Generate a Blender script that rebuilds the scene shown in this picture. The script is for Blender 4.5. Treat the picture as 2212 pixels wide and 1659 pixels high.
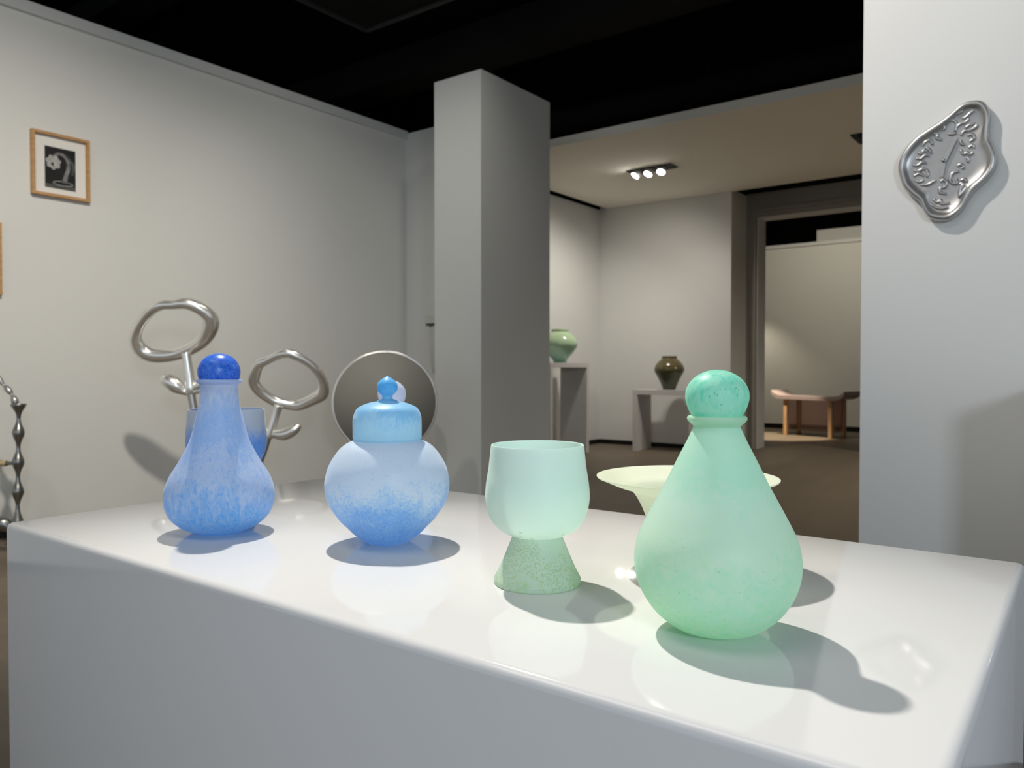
import bpy, bmesh, math, random
from mathutils import Vector, Matrix

random.seed(7)
PI = math.pi
D = bpy.data
scene = bpy.context.scene
COL = scene.collection
for o in list(D.objects):
    D.objects.remove(o, do_unlink=True)

# ------------------------------------------------------------------ camera
FPX = 1675.0
CAM = Vector((0.0, 0.0, 1.1))
YAW = math.radians(36.8206)
PITCH = math.radians(1.18)
cam_data = D.cameras.new('camera')
cam_data.sensor_width = 36.0
cam_data.lens = FPX / 2212.0 * 36.0
cam_data.clip_start = 0.05
cam_data.dof.use_dof = True
cam_data.dof.focus_distance = 1.05
cam_data.dof.aperture_fstop = 8.0
cam = D.objects.new('camera', cam_data)
cam.location = CAM
cam.rotation_euler = (PI / 2 - PITCH, 0, YAW)
COL.objects.link(cam)
scene.camera = cam

# ------------------------------------------------------------------ world, exposure
w = D.worlds.new('world')
scene.world = w
w.use_nodes = True
bg = w.node_tree.nodes['Background']
bg.inputs[0].default_value = (0.82, 0.92, 1.0, 1)
bg.inputs[1].default_value = .68
vs = scene.view_settings
vs.view_transform = 'Standard'
vs.look = 'None'
vs.gamma = 1.0
vs.use_curve_mapping = False
vs.exposure = 0.0

# ------------------------------------------------------------------ lamps of the room (ceiling spots) and added fill lights
def spot(name, loc, target, energy, size_deg, blend=1.0, color=(1, .95, .88), radius=.05):
    l = D.lights.new(name, 'SPOT')
    l.energy = energy
    l.spot_size = math.radians(size_deg)
    l.spot_blend = blend
    l.color = color
    l.shadow_soft_size = radius
    o = D.objects.new(name, l)
    o.location = loc
    o.rotation_euler = (Vector(target) - Vector(loc)).to_track_quat('-Z', 'Y').to_euler()
    COL.objects.link(o)
    return o

def area(name, loc, target, energy, sx, sy, color):
    l = D.lights.new(name, 'AREA')
    l.shape = 'RECTANGLE'
    l.size, l.size_y = sx, sy
    l.energy = energy
    l.color = color
    o = D.objects.new(name, l)
    o.location = loc
    o.rotation_euler = (Vector(target) - Vector(loc)).to_track_quat('-Z', 'Y').to_euler()
    COL.objects.link(o)
    return o

KEY = (-2.349, 1.824, 4.2)
spot('plinth_spot', KEY, (-.60, .66, .8), 760, 35, 1.0, (1, .945, .85), .05)
area('overhead_fill', (-1.2, -.6, 4.1), (-1.2, -.3, 0), 30, 2.6, 1.4, (1, .97, .92))  # unseen area light added overhead to lift the shadows on the plinth
area('cool_side_light', (2.6, -1.5, 2.25), (-.3, 3.0, 1.0), 54, .6, .6, (.78, .88, 1))  # unseen cool light added behind the camera to light and shadow the right wall
spot('wall_spot', (-1.9, 1.15, 4.2), (-5.635, 2.05, .4), 490, 78, 1.0, (1, .93, .80), .08)
spot('column_fill', (-4.35, 2.3, 4.2), (-4.6, 4.84, 1.4), 85, 75, 1.0, (1, .95, .86), .08)  # fill light added to brighten the front of the column
spot('wall_spot', (-2.6, 3.6, 4.2), (-5.6, 4.2, .9), 75, 90, 1.0, (1, .95, .84), .08)
spot('clock_spot', (-2.1, 1.2, 4.2), (-.78, 3.0, 2.75), 370, 55, 1.0, (1, .94, .88), .06)
spot('far_room_spot', (-4.35, 8.18, 3.33), (-5.7, 8.7, 1.0), 105, 110, 1.0, (1, .94, .84), .04)
spot('far_room_spot', (-4.16, 8.25, 3.33), (-4.9, 9.86, 1.2), 52, 110, 1.0, (1, .93, .84), .04)
spot('far_room_spot', (-4.00, 8.28, 3.33), (-4.0, 9.6, 1.0), 30, 90, 1.0, (1, .93, .84), .04)
spot('far_room_spot', (0.6, 8.3, 3.33), (0.2, 8.5, 0), 400, 150, 1.0, (1, .91, .76), .1)  # unseen spot added so its bounce brightens the far ceiling
spot('end_room_spot', (-4.3, 11.9, 4.0), (-4.05, 12.55, 0.0), 1500, 26, .5, (1, .86, .66), .05)
spot('end_room_spot', (-5.3, 13.5, 2.4), (-4.75, 14.2, 1.1), 40, 60, 1.0, (1, .9, .68), .08)
spot('end_room_spot', (-3.0, 11.6, 4.1), (-4.0, 14.2, 1.8), 165, 120, 1.0, (1, .91, .72), .2)  # broad fill added to brighten the upper end wall

# ------------------------------------------------------------------ materials
def new_mat(name):
    m = D.materials.new(name)
    m.use_nodes = True
    nt = m.node_tree
    return m, nt, nt.nodes['Principled BSDF'], nt.nodes['Material Output']

def srgb(r, g, b):
    def f(c):
        c /= 255.0
        return c / 12.92 if c <= .04045 else ((c + .055) / 1.055) ** 2.4
    return (f(r), f(g), f(b), 1)

def noise(nt, scale, detail=4, rough=.55, stretch=(1, 1, 1), coord='Object', distort=0):
    tc = nt.nodes.new('ShaderNodeTexCoord')
    mp = nt.nodes.new('ShaderNodeMapping')
    mp.inputs['Scale'].default_value = stretch
    n = nt.nodes.new('ShaderNodeTexNoise')
    n.inputs['Scale'].default_value = scale
    n.inputs['Detail'].default_value = detail
    n.inputs['Roughness'].default_value = rough
    n.inputs['Distortion'].default_value = distort
    nt.links.new(tc.outputs[coord], mp.inputs[0])
    nt.links.new(mp.outputs[0], n.inputs['Vector'])
    return n.outputs['Fac']

def ramp(nt, fac, stops):
    r = nt.nodes.new('ShaderNodeValToRGB')
    e = r.color_ramp.elements
    e[0].position, e[0].color = stops[0]
    e[1].position, e[1].color = stops[-1]
    for p, c in stops[1:-1]:
        x = e.new(p)
        x.color = c
    nt.links.new(fac, r.inputs[0])
    return r.outputs[0]

def bump(nt, fac, strength, dist, bsdf):
    b = nt.nodes.new('ShaderNodeBump')
    b.inputs['Strength'].default_value = strength
    b.inputs['Distance'].default_value = dist
    nt.links.new(fac, b.inputs['Height'])
    nt.links.new(b.outputs[0], bsdf.inputs['Normal'])

def simple(name, col, rough=.6, metal=0, spec=.5, var=.06, scale=6, bmp=0, coat=0, stretch=(1, 1, 1)):
    m, nt, b, out = new_mat(name)
    c0 = tuple(max(0, x * (1 - var)) for x in col[:3]) + (1,)
    c1 = tuple(min(1, x * (1 + var)) for x in col[:3]) + (1,)
    n = noise(nt, scale, stretch=stretch)
    nt.links.new(ramp(nt, n, [(.3, c0), (.7, c1)]), b.inputs['Base Color'])
    b.inputs['Roughness'].default_value = rough
    b.inputs['Metallic'].default_value = metal
    b.inputs['Specular IOR Level'].default_value = spec
    b.inputs['Coat Weight'].default_value = coat
    b.inputs['Coat Roughness'].default_value = .06
    if bmp:
        bump(nt, noise(nt, scale * 30), bmp, .002, b)
    return m

M = {}
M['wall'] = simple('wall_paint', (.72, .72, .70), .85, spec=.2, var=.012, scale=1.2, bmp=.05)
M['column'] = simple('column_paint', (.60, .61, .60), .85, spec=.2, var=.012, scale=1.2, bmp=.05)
M['slab'] = simple('ceiling_paint', (.95, .90, .80), .9, spec=.1, var=.012, scale=1.0)
M['black'] = simple('black_ceiling_paint', (.0035, .0035, .0036), .95, spec=.05, var=.3, scale=.7)
M['beam'] = simple('beam_paint', (.010, .010, .009), .9, spec=.1, var=.3, scale=.9)
M['baseboard'] = simple('baseboard_black', (.006, .006, .006), .6, spec=.3)
M['trim'] = simple('trim_white', (.66, .67, .66), .6, spec=.4, var=.015)
M['doorframe'] = simple('door_frame_grey', (.32, .30, .26), .7, spec=.2, var=.03)
M['furn'] = simple('white_board', (.62, .61, .60), .6, spec=.3, var=.02)
M['oak'] = simple('oak', (.50, .29, .13), .55, spec=.4, var=.16, scale=9, stretch=(1, 1, 9))
M['mat'] = simple('picture_mat', (.80, .78, .75), .8, spec=.2, var=.01)
M['print_dark'] = simple('print_black', (.014, .014, .015), .5, spec=.3, var=.2)
M['print_grey'] = simple('print_grey', (.20, .20, .205), .6, spec=.2, var=.45, scale=26)
M['print_light'] = simple('print_light', (.38, .38, .37), .6, spec=.2, var=.35, scale=22)
M['print_mid'] = simple('print_mid', (.09, .09, .09), .6, spec=.2, var=.4, scale=26)
M['silver'] = simple('cast_silver', (.90, .89, .86), .27, metal=.8, var=.05, scale=9)
M['aluminium'] = simple('cast_aluminium', (.46, .455, .45), .36, metal=.85, var=.07, scale=14)
M['dark_metal'] = simple('dark_metal', (.30, .30, .29), .32, metal=1, var=.08, scale=14)
M['rope'] = simple('rope', (.45, .36, .20), .8, var=.3, scale=80)
M['mirror_face'] = simple('mirror_face', (.25, .245, .22), .55, spec=.3, var=.015, scale=2)
M['lamp_white'] = simple('lamp_white', (.8, .8, .8), .5)
M['lamp_black'] = simple('lamp_black', (.01, .01, .01), .6)
M['celadon'] = simple('celadon_glaze', (.175, .25, .155), .12, var=.12, scale=7, coat=1)
M['olive'] = simple('olive_glaze', (.11, .10, .05), .12, var=.15, scale=7, coat=1)
M['slot'] = simple('slot_dark', (.04, .04, .035), .6)
M['copper_acrylic'] = simple('copper_acrylic', (.62, .38, .20), .25, var=.12)
M['pot_white'] = simple('white_plastic', (.62, .62, .58), .4)

def glazed_two(name, top, bottom, z0, z1):
    """glaze whose colour pools darker towards the foot"""
    m, nt, b, out = new_mat(name)
    tc = nt.nodes.new('ShaderNodeTexCoord')
    sp = nt.nodes.new('ShaderNodeSeparateXYZ')
    nt.links.new(tc.outputs['Object'], sp.inputs[0])
    mr = nt.nodes.new('ShaderNodeMapRange')
    mr.inputs[1].default_value = z0
    mr.inputs[2].default_value = z1
    nt.links.new(sp.outputs['Z'], mr.inputs[0])
    n = noise(nt, 14)
    ad = nt.nodes.new('ShaderNodeMath')
    ad.operation = 'MULTIPLY_ADD'
    ad.inputs[1].default_value = .35
    ad.inputs[2].default_value = -.17
    nt.links.new(n, ad.inputs[0])
    a2 = nt.nodes.new('ShaderNodeMath')
    a2.operation = 'ADD'
    nt.links.new(mr.outputs[0], a2.inputs[0])
    nt.links.new(ad.outputs[0], a2.inputs[1])
    nt.links.new(ramp(nt, a2.outputs[0], [(.2, bottom), (.8, top)]), b.inputs['Base Color'])
    b.inputs['Roughness'].default_value = .12
    return m

M['celadon'] = glazed_two('celadon_glaze', (.50, .66, .42, 1), (.34, .56, .44, 1), 0, .4)
M['olive'] = glazed_two('olive_glaze', (.125, .105, .05, 1), (.07, .078, .045, 1), .1, .4)

# floor: brushed grey-brown vinyl with faint boards
def floor_mat():
    m, nt, b, out = new_mat('floor_brown')
    n1 = noise(nt, 1.4, 6, .6, (1.0, .22, 1))
    n2 = noise(nt, 30, 6, .6, (.1, 1.2, 1))
    mx = nt.nodes.new('ShaderNodeMath')
    mx.operation = 'MULTIPLY_ADD'
    mx.inputs[1].default_value = .35
    nt.links.new(n2, mx.inputs[0])
    nt.links.new(n1, mx.inputs[2])
    nt.links.new(ramp(nt, mx.outputs[0], [(.42, (.11, .085, .060, 1)), (.85, (.20, .16, .115, 1))]), b.inputs['Base Color'])
    b.inputs['Roughness'].default_value = .5
    b.inputs['Specular IOR Level'].default_value = .3
    return m
M['floor'] = floor_mat()

# white lacquer of the plinth, with its few specks of dust and fine scratches
def lacquer():
    m, nt, b, out = new_mat('white_lacquer')
    tc = nt.nodes.new('ShaderNodeTexCoord')
    v = nt.nodes.new('ShaderNodeTexVoronoi')
    v.inputs['Scale'].default_value = 16
    nt.links.new(tc.outputs['Object'], v.inputs['Vector'])
    gate = noise(nt, 9, 2)
    lt = nt.nodes.new('ShaderNodeMath')
    lt.operation = 'LESS_THAN'
    lt.inputs[1].default_value = .021
    nt.links.new(v.outputs['Distance'], lt.inputs[0])
    gt = nt.nodes.new('ShaderNodeMath')
    gt.operation = 'GREATER_THAN'
    gt.inputs[1].default_value = .55
    nt.links.new(gate, gt.inputs[0])
    mu = nt.nodes.new('ShaderNodeMath')
    mu.operation = 'MULTIPLY'
    nt.links.new(lt.outputs[0], mu.inputs[0])
    nt.links.new(gt.outputs[0], mu.inputs[1])
    mix = nt.nodes.new('ShaderNodeMix')
    mix.data_type = 'RGBA'
    mix.inputs['A'].default_value = (.70, .70, .705, 1)
    mix.inputs['B'].default_value = (.33, .33, .34, 1)
    nt.links.new(mu.outputs[0], mix.inputs['Factor'])
    nt.links.new(mix.outputs['Result'], b.inputs['Base Color'])
    b.inputs['Roughness'].default_value = .07
    b.inputs['IOR'].default_value = 1.5
    bump(nt, noise(nt, 3.5, 3), .02, .01, b)
    return m
M['lacquer'] = lacquer()

def frosted(name, stops, zr, freq=60, stretch=(1, 1, 1), amt=.5, seed=0, trans=.5, rough=.42, speck=None, sheen=.35, pale=.56, low=None, veins=None, dist=.8):
    """frosted cased glass: pigment chips mottled along the height, light passes through the wall"""
    def tint(c):
        q = [x ** (pale * .66) for x in c[:3]]
        g = sum(q) / 3
        return tuple(min(.97, max(.01, g + (x - g) * 1.45)) for x in q) + (1,)
    stops = [(p_, tint(c_)) for p_, c_ in stops]
    m, nt, b, out = new_mat(name)
    L = nt.links
    tc = nt.nodes.new('ShaderNodeTexCoord')
    sp = nt.nodes.new('ShaderNodeSeparateXYZ')
    L.new(tc.outputs['Object'], sp.inputs[0])
    mr = nt.nodes.new('ShaderNodeMapRange')
    mr.clamp = False
    mr.inputs[1].default_value = zr[0]
    mr.inputs[2].default_value = zr[1]
    L.new(sp.outputs['Z'], mr.inputs[0])
    mp = nt.nodes.new('ShaderNodeMapping')
    mp.inputs['Location'].default_value = (seed, seed * 2, seed)
    mp.inputs['Scale'].default_value = stretch
    L.new(tc.outputs['Object'], mp.inputs[0])
    n = nt.nodes.new('ShaderNodeTexNoise')
    n.inputs['Scale'].default_value = freq
    n.inputs['Detail'].default_value = 6
    n.inputs['Roughness'].default_value = .62
    n.inputs['Distortion'].default_value = dist
    L.new(mp.outputs[0], n.inputs['Vector'])
    n2 = nt.nodes.new('ShaderNodeTexNoise')
    n2.inputs['Scale'].default_value = low or freq * .14
    n2.inputs['Detail'].default_value = 2
    L.new(mp.outputs[0], n2.inputs['Vector'])
    a = nt.nodes.new('ShaderNodeMath')
    a.operation = 'MULTIPLY_ADD'
    a.inputs[1].default_value = amt
    a.inputs[2].default_value = -amt * .5
    L.new(n.outputs['Fac'], a.inputs[0])
    a2 = nt.nodes.new('ShaderNodeMath')
    a2.operation = 'MULTIPLY_ADD'
    a2.inputs[1].default_value = amt * .8
    a2.inputs[2].default_value = -amt * .4
    L.new(n2.outputs['Fac'], a2.inputs[0])
    s = nt.nodes.new('ShaderNodeMath')
    L.new(a.outputs[0], s.inputs[0])
    L.new(a2.outputs[0], s.inputs[1])
    s2 = nt.nodes.new('ShaderNodeMath')
    L.new(s.outputs[0], s2.inputs[0])
    L.new(mr.outputs[0], s2.inputs[1])
    col = ramp(nt, s2.outputs[0], stops)
    if veins:
        vv = nt.nodes.new('ShaderNodeTexVoronoi')
        vv.feature = 'DISTANCE_TO_EDGE'
        vv.inputs['Scale'].default_value = veins[0]
        wob = nt.nodes.new('ShaderNodeMix')
        wob.data_type = 'RGBA'
        wob.inputs['Factor'].default_value = .035
        L.new(mp.outputs[0], wob.inputs['A'])
        L.new(n.outputs['Color'], wob.inputs['B'])
        L.new(wob.outputs['Result'], vv.inputs['Vector'])
        e = nt.nodes.new('ShaderNodeMapRange')
        e.inputs[1].default_value = .0
        e.inputs[2].default_value = .16
        e.inputs[3].default_value = 1
        e.inputs[4].default_value = 0
        L.new(vv.outputs['Distance'], e.inputs[0])
        zm = nt.nodes.new('ShaderNodeMapRange')
        zm.inputs[1].default_value = veins[2]
        zm.inputs[2].default_value = veins[3]
        zm.inputs[3].default_value = veins[1]
        zm.inputs[4].default_value = 0
        L.new(s2.outputs[0], zm.inputs[0])
        mm = nt.nodes.new('ShaderNodeMath')
        mm.operation = 'MULTIPLY'
        L.new(e.outputs[0], mm.inputs[0])
        L.new(zm.outputs[0], mm.inputs[1])
        vm = nt.nodes.new('ShaderNodeMix')
        vm.data_type = 'RGBA'
        L.new(mm.outputs[0], vm.inputs['Factor'])
        L.new(col, vm.inputs['A'])
        vm.inputs['B'].default_value = veins[4]
        col = vm.outputs['Result']
    if speck:
        v = nt.nodes.new('ShaderNodeTexVoronoi')
        v.inputs['Scale'].default_value = speck[1]
        L.new(mp.outputs[0], v.inputs['Vector'])
        lt = nt.nodes.new('ShaderNodeMath')
        lt.operation = 'LESS_THAN'
        lt.inputs[1].default_value = speck[2]
        L.new(v.outputs['Distance'], lt.inputs[0])
        gt = nt.nodes.new('ShaderNodeMath')
        gt.operation = 'GREATER_THAN'
        gt.inputs[1].default_value = speck[3]
        L.new(n2.outputs['Fac'], gt.inputs[0])
        lz = nt.nodes.new('ShaderNodeMath')
        lz.operation = 'LESS_THAN'
        lz.inputs[1].default_value = speck[4]
        L.new(mr.outputs[0], lz.inputs[0])
        mu = nt.nodes.new('ShaderNodeMath')
        mu.operation = 'MULTIPLY'
        L.new(lt.outputs[0], mu.inputs[0])
        L.new(gt.outputs[0], mu.inputs[1])
        mu2 = nt.nodes.new('ShaderNodeMath')
        mu2.operation = 'MULTIPLY'
        L.new(mu.outputs[0], mu2.inputs[0])
        L.new(lz.outputs[0], mu2.inputs[1])
        mu3 = nt.nodes.new('ShaderNodeMath')
        mu3.operation = 'MULTIPLY'
        mu3.inputs[1].default_value = .5
        L.new(mu2.outputs[0], mu3.inputs[0])
        mix = nt.nodes.new('ShaderNodeMix')
        mix.data_type = 'RGBA'
        L.new(mu3.outputs[0], mix.inputs['Factor'])
        L.new(col, mix.inputs['A'])
        mix.inputs['B'].default_value = speck[0]
        col = mix.outputs['Result']
    L.new(col, b.inputs['Base Color'])
    b.inputs['Roughness'].default_value = rough
    b.inputs['Specular IOR Level'].default_value = .4
    b.inputs['Sheen Weight'].default_value = sheen
    b.inputs['Sheen Roughness'].default_value = .35
    tr = nt.nodes.new('ShaderNodeBsdfTranslucent')
    L.new(col, tr.inputs[0])
    mx = nt.nodes.new('ShaderNodeMixShader')
    mx.inputs[0].default_value = trans
    L.new(b.outputs[0], mx.inputs[1])
    L.new(tr.outputs[0], mx.inputs[2])
    L.new(mx.outputs[0], out.inputs['Surface'])
    return m

def emit(name, col, strength):
    m, nt, b, out = new_mat(name)
    b.inputs['Base Color'].default_value = (0.8, .8, .8, 1)
    b.inputs['Emission Color'].default_value = col
    b.inputs['Emission Strength'].default_value = strength
    n = noise(nt, 4)
    nt.links.new(ramp(nt, n, [(0, (.78, .78, .78, 1)), (1, (.8, .8, .8, 1))]), b.inputs['Base Color'])
    return m
M['lens'] = emit('lamp_lens', (1, .97, .92, 1), 60)

# ------------------------------------------------------------------ mesh helpers
def link(name, me, mat, parent=None, loc=None, smooth=False):
    o = D.objects.new(name, me)
    if mat is not None:
        me.materials.append(mat)
    if smooth:
        for p in me.polygons:
            p.use_smooth = True
    COL.objects.link(o)
    if parent is not None:
        o.parent = parent
    if loc is not None:
        o.location = loc
    return o

def empty(name, loc, label=None, cat=None, group=None, rz=0):
    o = D.objects.new(name, None)
    o.empty_display_size = .1
    o.location = loc
    o.rotation_euler = (0, 0, rz)
    COL.objects.link(o)
    tag(o, label, cat, group)
    return o

def tag(o, label=None, cat=None, group=None, kind=None):
    if label: o['label'] = label
    if cat: o['category'] = cat
    if group: o['group'] = group
    if kind: o['kind'] = kind
    return o

def bm_box(bm, x0, x1, y0, y1, z0, z1):
    vs_ = [bm.verts.new((x, y, z)) for z in (z0, z1) for y in (y0, y1) for x in (x0, x1)]
    a, b, c, d, e, f, g, h = vs_
    fs = [(a, c, d, b), (e, f, h, g), (a, b, f, e), (c, g, h, d), (a, e, g, c), (b, d, h, f)]
    return [bm.faces.new(q) for q in fs]

def box(name, x0, x1, y0, y1, z0, z1, mat, parent=None, bev=0, seg=2, kind=None):
    me = D.meshes.new(name)
    bm = bmesh.new()
    bm_box(bm, x0, x1, y0, y1, z0, z1)
    if bev:
        bmesh.ops.bevel(bm, geom=list(bm.edges), offset=bev, segments=seg, profile=.5, affect='EDGES')
    bm.to_mesh(me)
    bm.free()
    o = link(name, me, mat, parent, smooth=bool(bev) and seg > 3)
    if kind:
        o['kind'] = kind
    return o

def catmull(pts, n=6, closed=False):
    out = []
    N = len(pts)
    P = [Vector(p) for p in pts]
    rng = range(N) if closed else range(N - 1)
    for i in rng:
        if closed:
            p0, p1, p2, p3 = P[(i - 1) % N], P[i], P[(i + 1) % N], P[(i + 2) % N]
        else:
            p0, p1, p2, p3 = P[max(i - 1, 0)], P[i], P[i + 1], P[min(i + 2, N - 1)]
        for k in range(n):
            t = k / n
            out.append(.5 * ((2 * p1) + (p2 - p0) * t + (2 * p0 - 5 * p1 + 4 * p2 - p3) * t * t + (3 * p1 - p0 - 3 * p2 + p3) * t ** 3))
    if not closed:
        out.append(P[-1])
    return out

def lathe(name, prof, mat, parent=None, loc=None, seg=96, smooth_n=6, sub=True, rot=None):
    """prof: list of (r, z); None inside the list separates spline runs (keeps a crisp edge)"""
    runs, cur = [], []
    for p in prof:
        if p is None:
            runs.append(cur)
            cur = [cur[-1]]
        else:
            cur.append((p[0], 0, p[1]))
    runs.append(cur)
    pts = []
    for r in runs:
        c = catmull(r, smooth_n) if (sub and len(r) > 2) else [Vector(q) for q in r]
        if pts:
            c = c[1:]
        pts += c
    bm = bmesh.new()
    rings = []
    for p in pts:
        r = max(p.x, 0)
        if r < 1e-5:
            rings.append([bm.verts.new((0, 0, p.z))])
        else:
            rings.append([bm.verts.new((r * math.cos(2 * PI * k / seg), r * math.sin(2 * PI * k / seg), p.z)) for k in range(seg)])
    for a, b in zip(rings, rings[1:]):
        for k in range(seg):
            k2 = (k + 1) % seg
            if len(a) == 1 and len(b) == 1:
                continue
            if len(a) == 1:
                bm.faces.new((a[0], b[k2], b[k]))
            elif len(b) == 1:
                bm.faces.new((a[k], a[k2], b[0]))
            else:
                bm.faces.new((a[k], a[k2], b[k2], b[k]))
    bmesh.ops.recalc_face_normals(bm, faces=bm.faces)
    me = D.meshes.new(name)
    bm.to_mesh(me)
    bm.free()
    o = link(name, me, mat, parent, loc, smooth=True)
    if rot is not None:
        o.rotation_euler = rot
    return o

def tube(name, pts, radii, mat, parent=None, closed=False, seg=16, n=5, flat=1.0):
    """swept round tube through pts (Vectors) with a radius at each"""
    four = [(p[0], p[1], p[2]) for p in pts]
    c = catmull(four, n, closed)
    rad = [v.x for v in catmull([(r, 0, 0) for r in radii], n, closed)]
    N = len(c)
    bm = bmesh.new()
    rings = []
    up = None
    for i in range(N):
        a = c[(i - 1) % N] if (closed or i > 0) else c[i]
        b = c[(i + 1) % N] if (closed or i < N - 1) else c[i]
        t = (b - a).normalized()
        if up is None:
            up = Vector((0, 0, 1)) if abs(t.z) < .9 else Vector((1, 0, 0))
        s = t.cross(up).normalized()
        up = s.cross(t).normalized()
        rings.append([bm.verts.new(c[i] + (s * math.cos(2 * PI * k / seg) + up * math.sin(2 * PI * k / seg) * flat) * rad[i]) for k in range(seg)])
    if closed:   # re-index the last join to the least twisted offset
        best = min(range(seg), key=lambda q: (rings[-1][0].co - rings[0][q].co).length)
    for i in range(N if closed else N - 1):
        A, B = rings[i], rings[(i + 1) % N]
        off = best if (closed and i == N - 1) else 0
        for k in range(seg):
            bm.faces.new((A[k], A[(k + 1) % seg], B[(k + 1 + off) % seg], B[(k + off) % seg]))
    if not closed:
        for R_, rev in ((rings[0], True), (rings[-1], False)):
            ctr = bm.verts.new(sum((v.co for v in R_), Vector()) / seg)
            for k in range(seg):
                q = (R_[k], R_[(k + 1) % seg], ctr)
                bm.faces.new(q[::-1] if rev else q)
    bmesh.ops.recalc_face_normals(bm, faces=bm.faces)
    me = D.meshes.new(name)
    bm.to_mesh(me)
    bm.free()
    return link(name, me, mat, parent, smooth=True)

# ------------------------------------------------------------------ room shell
XL = -5.635      # left wall plane
YB = 5.72        # back wall of the near room
WH = 3.485       # height of the partition walls
YR = 3.0         # right partition with the clock
Y2 = 9.856       # back wall of the far room
X2 = -5.78
YD = 10.411      # door wall
Y3 = 14.235      # end wall
ZC = 3.41

S = 'structure'
box('floor', -9, 7, -6, 16, -.1, 0, M['floor'], kind=S)
box('wall_left', XL - .12, XL, -3.0, YB + .12, 0, WH, M['wall'], kind=S)
box('wall_back', XL, -3.95, YB, YB + .12, 0, WH, M['wall'], kind=S)
box('wall_right', -.672, 3.2, YR, YR + .2, 0, 4.28, M['wall'], kind=S)
box('wall_far_left', X2 - .12, X2, YB + .12, Y2 + .12, 0, 3.40, M['wall'], kind=S)
box('wall_far_back', X2, -3.80, Y2, YD + .12, 0, 3.44, M['wall'], kind=S)
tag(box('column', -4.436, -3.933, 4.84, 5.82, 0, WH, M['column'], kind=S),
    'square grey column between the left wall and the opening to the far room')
box('ceiling', -9, 7, -6, 16, 4.28, 4.36, M['black'], kind=S)
box('ceiling_far_room', -5.67, 3.0, 6.79, 9.90, ZC, ZC + .085, M['slab'], kind=S)
box('trim_1', XL, XL + .03, -3.0, YB, WH - .055, WH + .02, M['trim'], kind=S)
box('baseboard_left', XL, XL + .012, -3.0, YB, 0, .062, M['baseboard'], kind=S)
box('baseboard_back', XL + .012, -4.44, YB - .012, YB, 0, .062, M['baseboard'], kind=S)
box('baseboard_far_left', X2, X2 + .012, YB + .12, Y2, 0, .062, M['baseboard'], kind=S)
box('baseboard_far_back', X2 + .012, -3.80, Y2 - .012, Y2, 0, .062, M['baseboard'], kind=S)
# wall around the doorway, with its stepped frame
box('wall_door', -3.80, -3.645, YD, YD + .3, 0, 3.46, M['doorframe'], kind=S)
box('wall_door_lintel', -3.645, 1.2, YD, YD + .3, 3.13, 3.46, M['doorframe'], kind=S)
box('wall_door_right', -1.9, 3.0, YD, YD + .3, 0, 3.06, M['doorframe'], kind=S)
box('trim_2', -3.70, -3.665, YD - .03, YD, 0, 3.20, M['doorframe'], kind=S)
box('trim_3', -3.70, 1.2, YD - .03, YD, 3.20, 3.24, M['doorframe'], kind=S)
box('lit_jamb_face', -3.645, -3.64, YD, YD + .3, 0, 3.125, M['trim'], kind=S)  # paler sheet: light from the end room put into the jamb colour
box('lit_soffit_face', -3.645, 1.2, YD, YD + .3, 3.125, 3.13, M['trim'], kind=S)  # same for the lintel underside, its light painted in as a paler sheet
# end room
box('wall_end', -8, 2, Y3, Y3 + .12, 0, 3.31, M['wall'], kind=S)
box('wall_end_rear', -4.07, 2, Y3 + .5, Y3 + .62, 0, 3.62, M['wall'], kind=S)
box('trim_6', -8, 2, Y3 - .03, Y3 + .12, 3.27, 3.33, M['trim'], kind=S)
box('baseboard_end', -8, 2, Y3 - .012, Y3, 0, .085, M['baseboard'], kind=S)
box('wall_outer_back', -9, 7, 15.9, 16, 0, 4.28, M['black'], kind=S)
box('wall_light_block', 3.2, 3.3, 3.2, 15.9, 0, 4.28, M['wall'], kind=S)  # unseen wall added to keep world light out of the far rooms
box('wall_outer_left', -9, -8.9, -6, 15.9, 0, 4.28, M['black'], kind=S)

# black ceiling: services hanging under it
b = box('ceiling_beam', -8.8, 3, 5.55, 5.95, 3.98, 4.28, M['beam'])
tag(b, 'black painted beam crossing the dark ceiling behind the column', 'beam')
b = box('ceiling_beam', -8.8, 3, 3.2, 3.5, 4.1, 4.28, M['beam'])
tag(b, 'black painted beam on the dark ceiling in front of the column', 'beam')
t = empty('ceiling_duct', (-1.0, 7.6, 3.95), 'dark round air duct above the white ceiling panel', 'duct')
tube('duct_pipe', [(-6, 0, 0), (-2, 0, 0), (2, 0, 0)], [.15, .15, .15], M['beam'], t, seg=20)
for k in range(3):
    box('hanger', -4.4 + 2.2 * k, -4.38 + 2.2 * k, -.01, .01, .14, .33, M['beam'], t)
t = empty('ceiling_panel', (-4.7, 4.2, 4.1), 'dark square service panel with a raised rim on the black ceiling', 'ceiling panel')
box('panel', -.46, .7, -.60, .57, -.005, .03, M['beam'], t)
M['rim'] = simple('rim_grey', (.03, .03, .03), .6)
for nm, q in (('rim', (-.48, .72, .56, .585)), ('rim', (-.48, .72, -.62, -.60)), ('rim', (-.49, -.465, -.60, .56)), ('rim', (.70, .72, -.60, .56))):
    box(nm, q[0], q[1], q[2], q[3], -.03, .03, M['rim'], t)
for k in range(4):
    box('rod', (-.45, .69, -.45, .69)[k] - .01, (-.45, .69, -.45, .69)[k] + .01, (-.58, -.58, .54, .54)[k] - .01, (-.58, -.58, .54, .54)[k] + .01, .03, .18, M['beam'], t)

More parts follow.
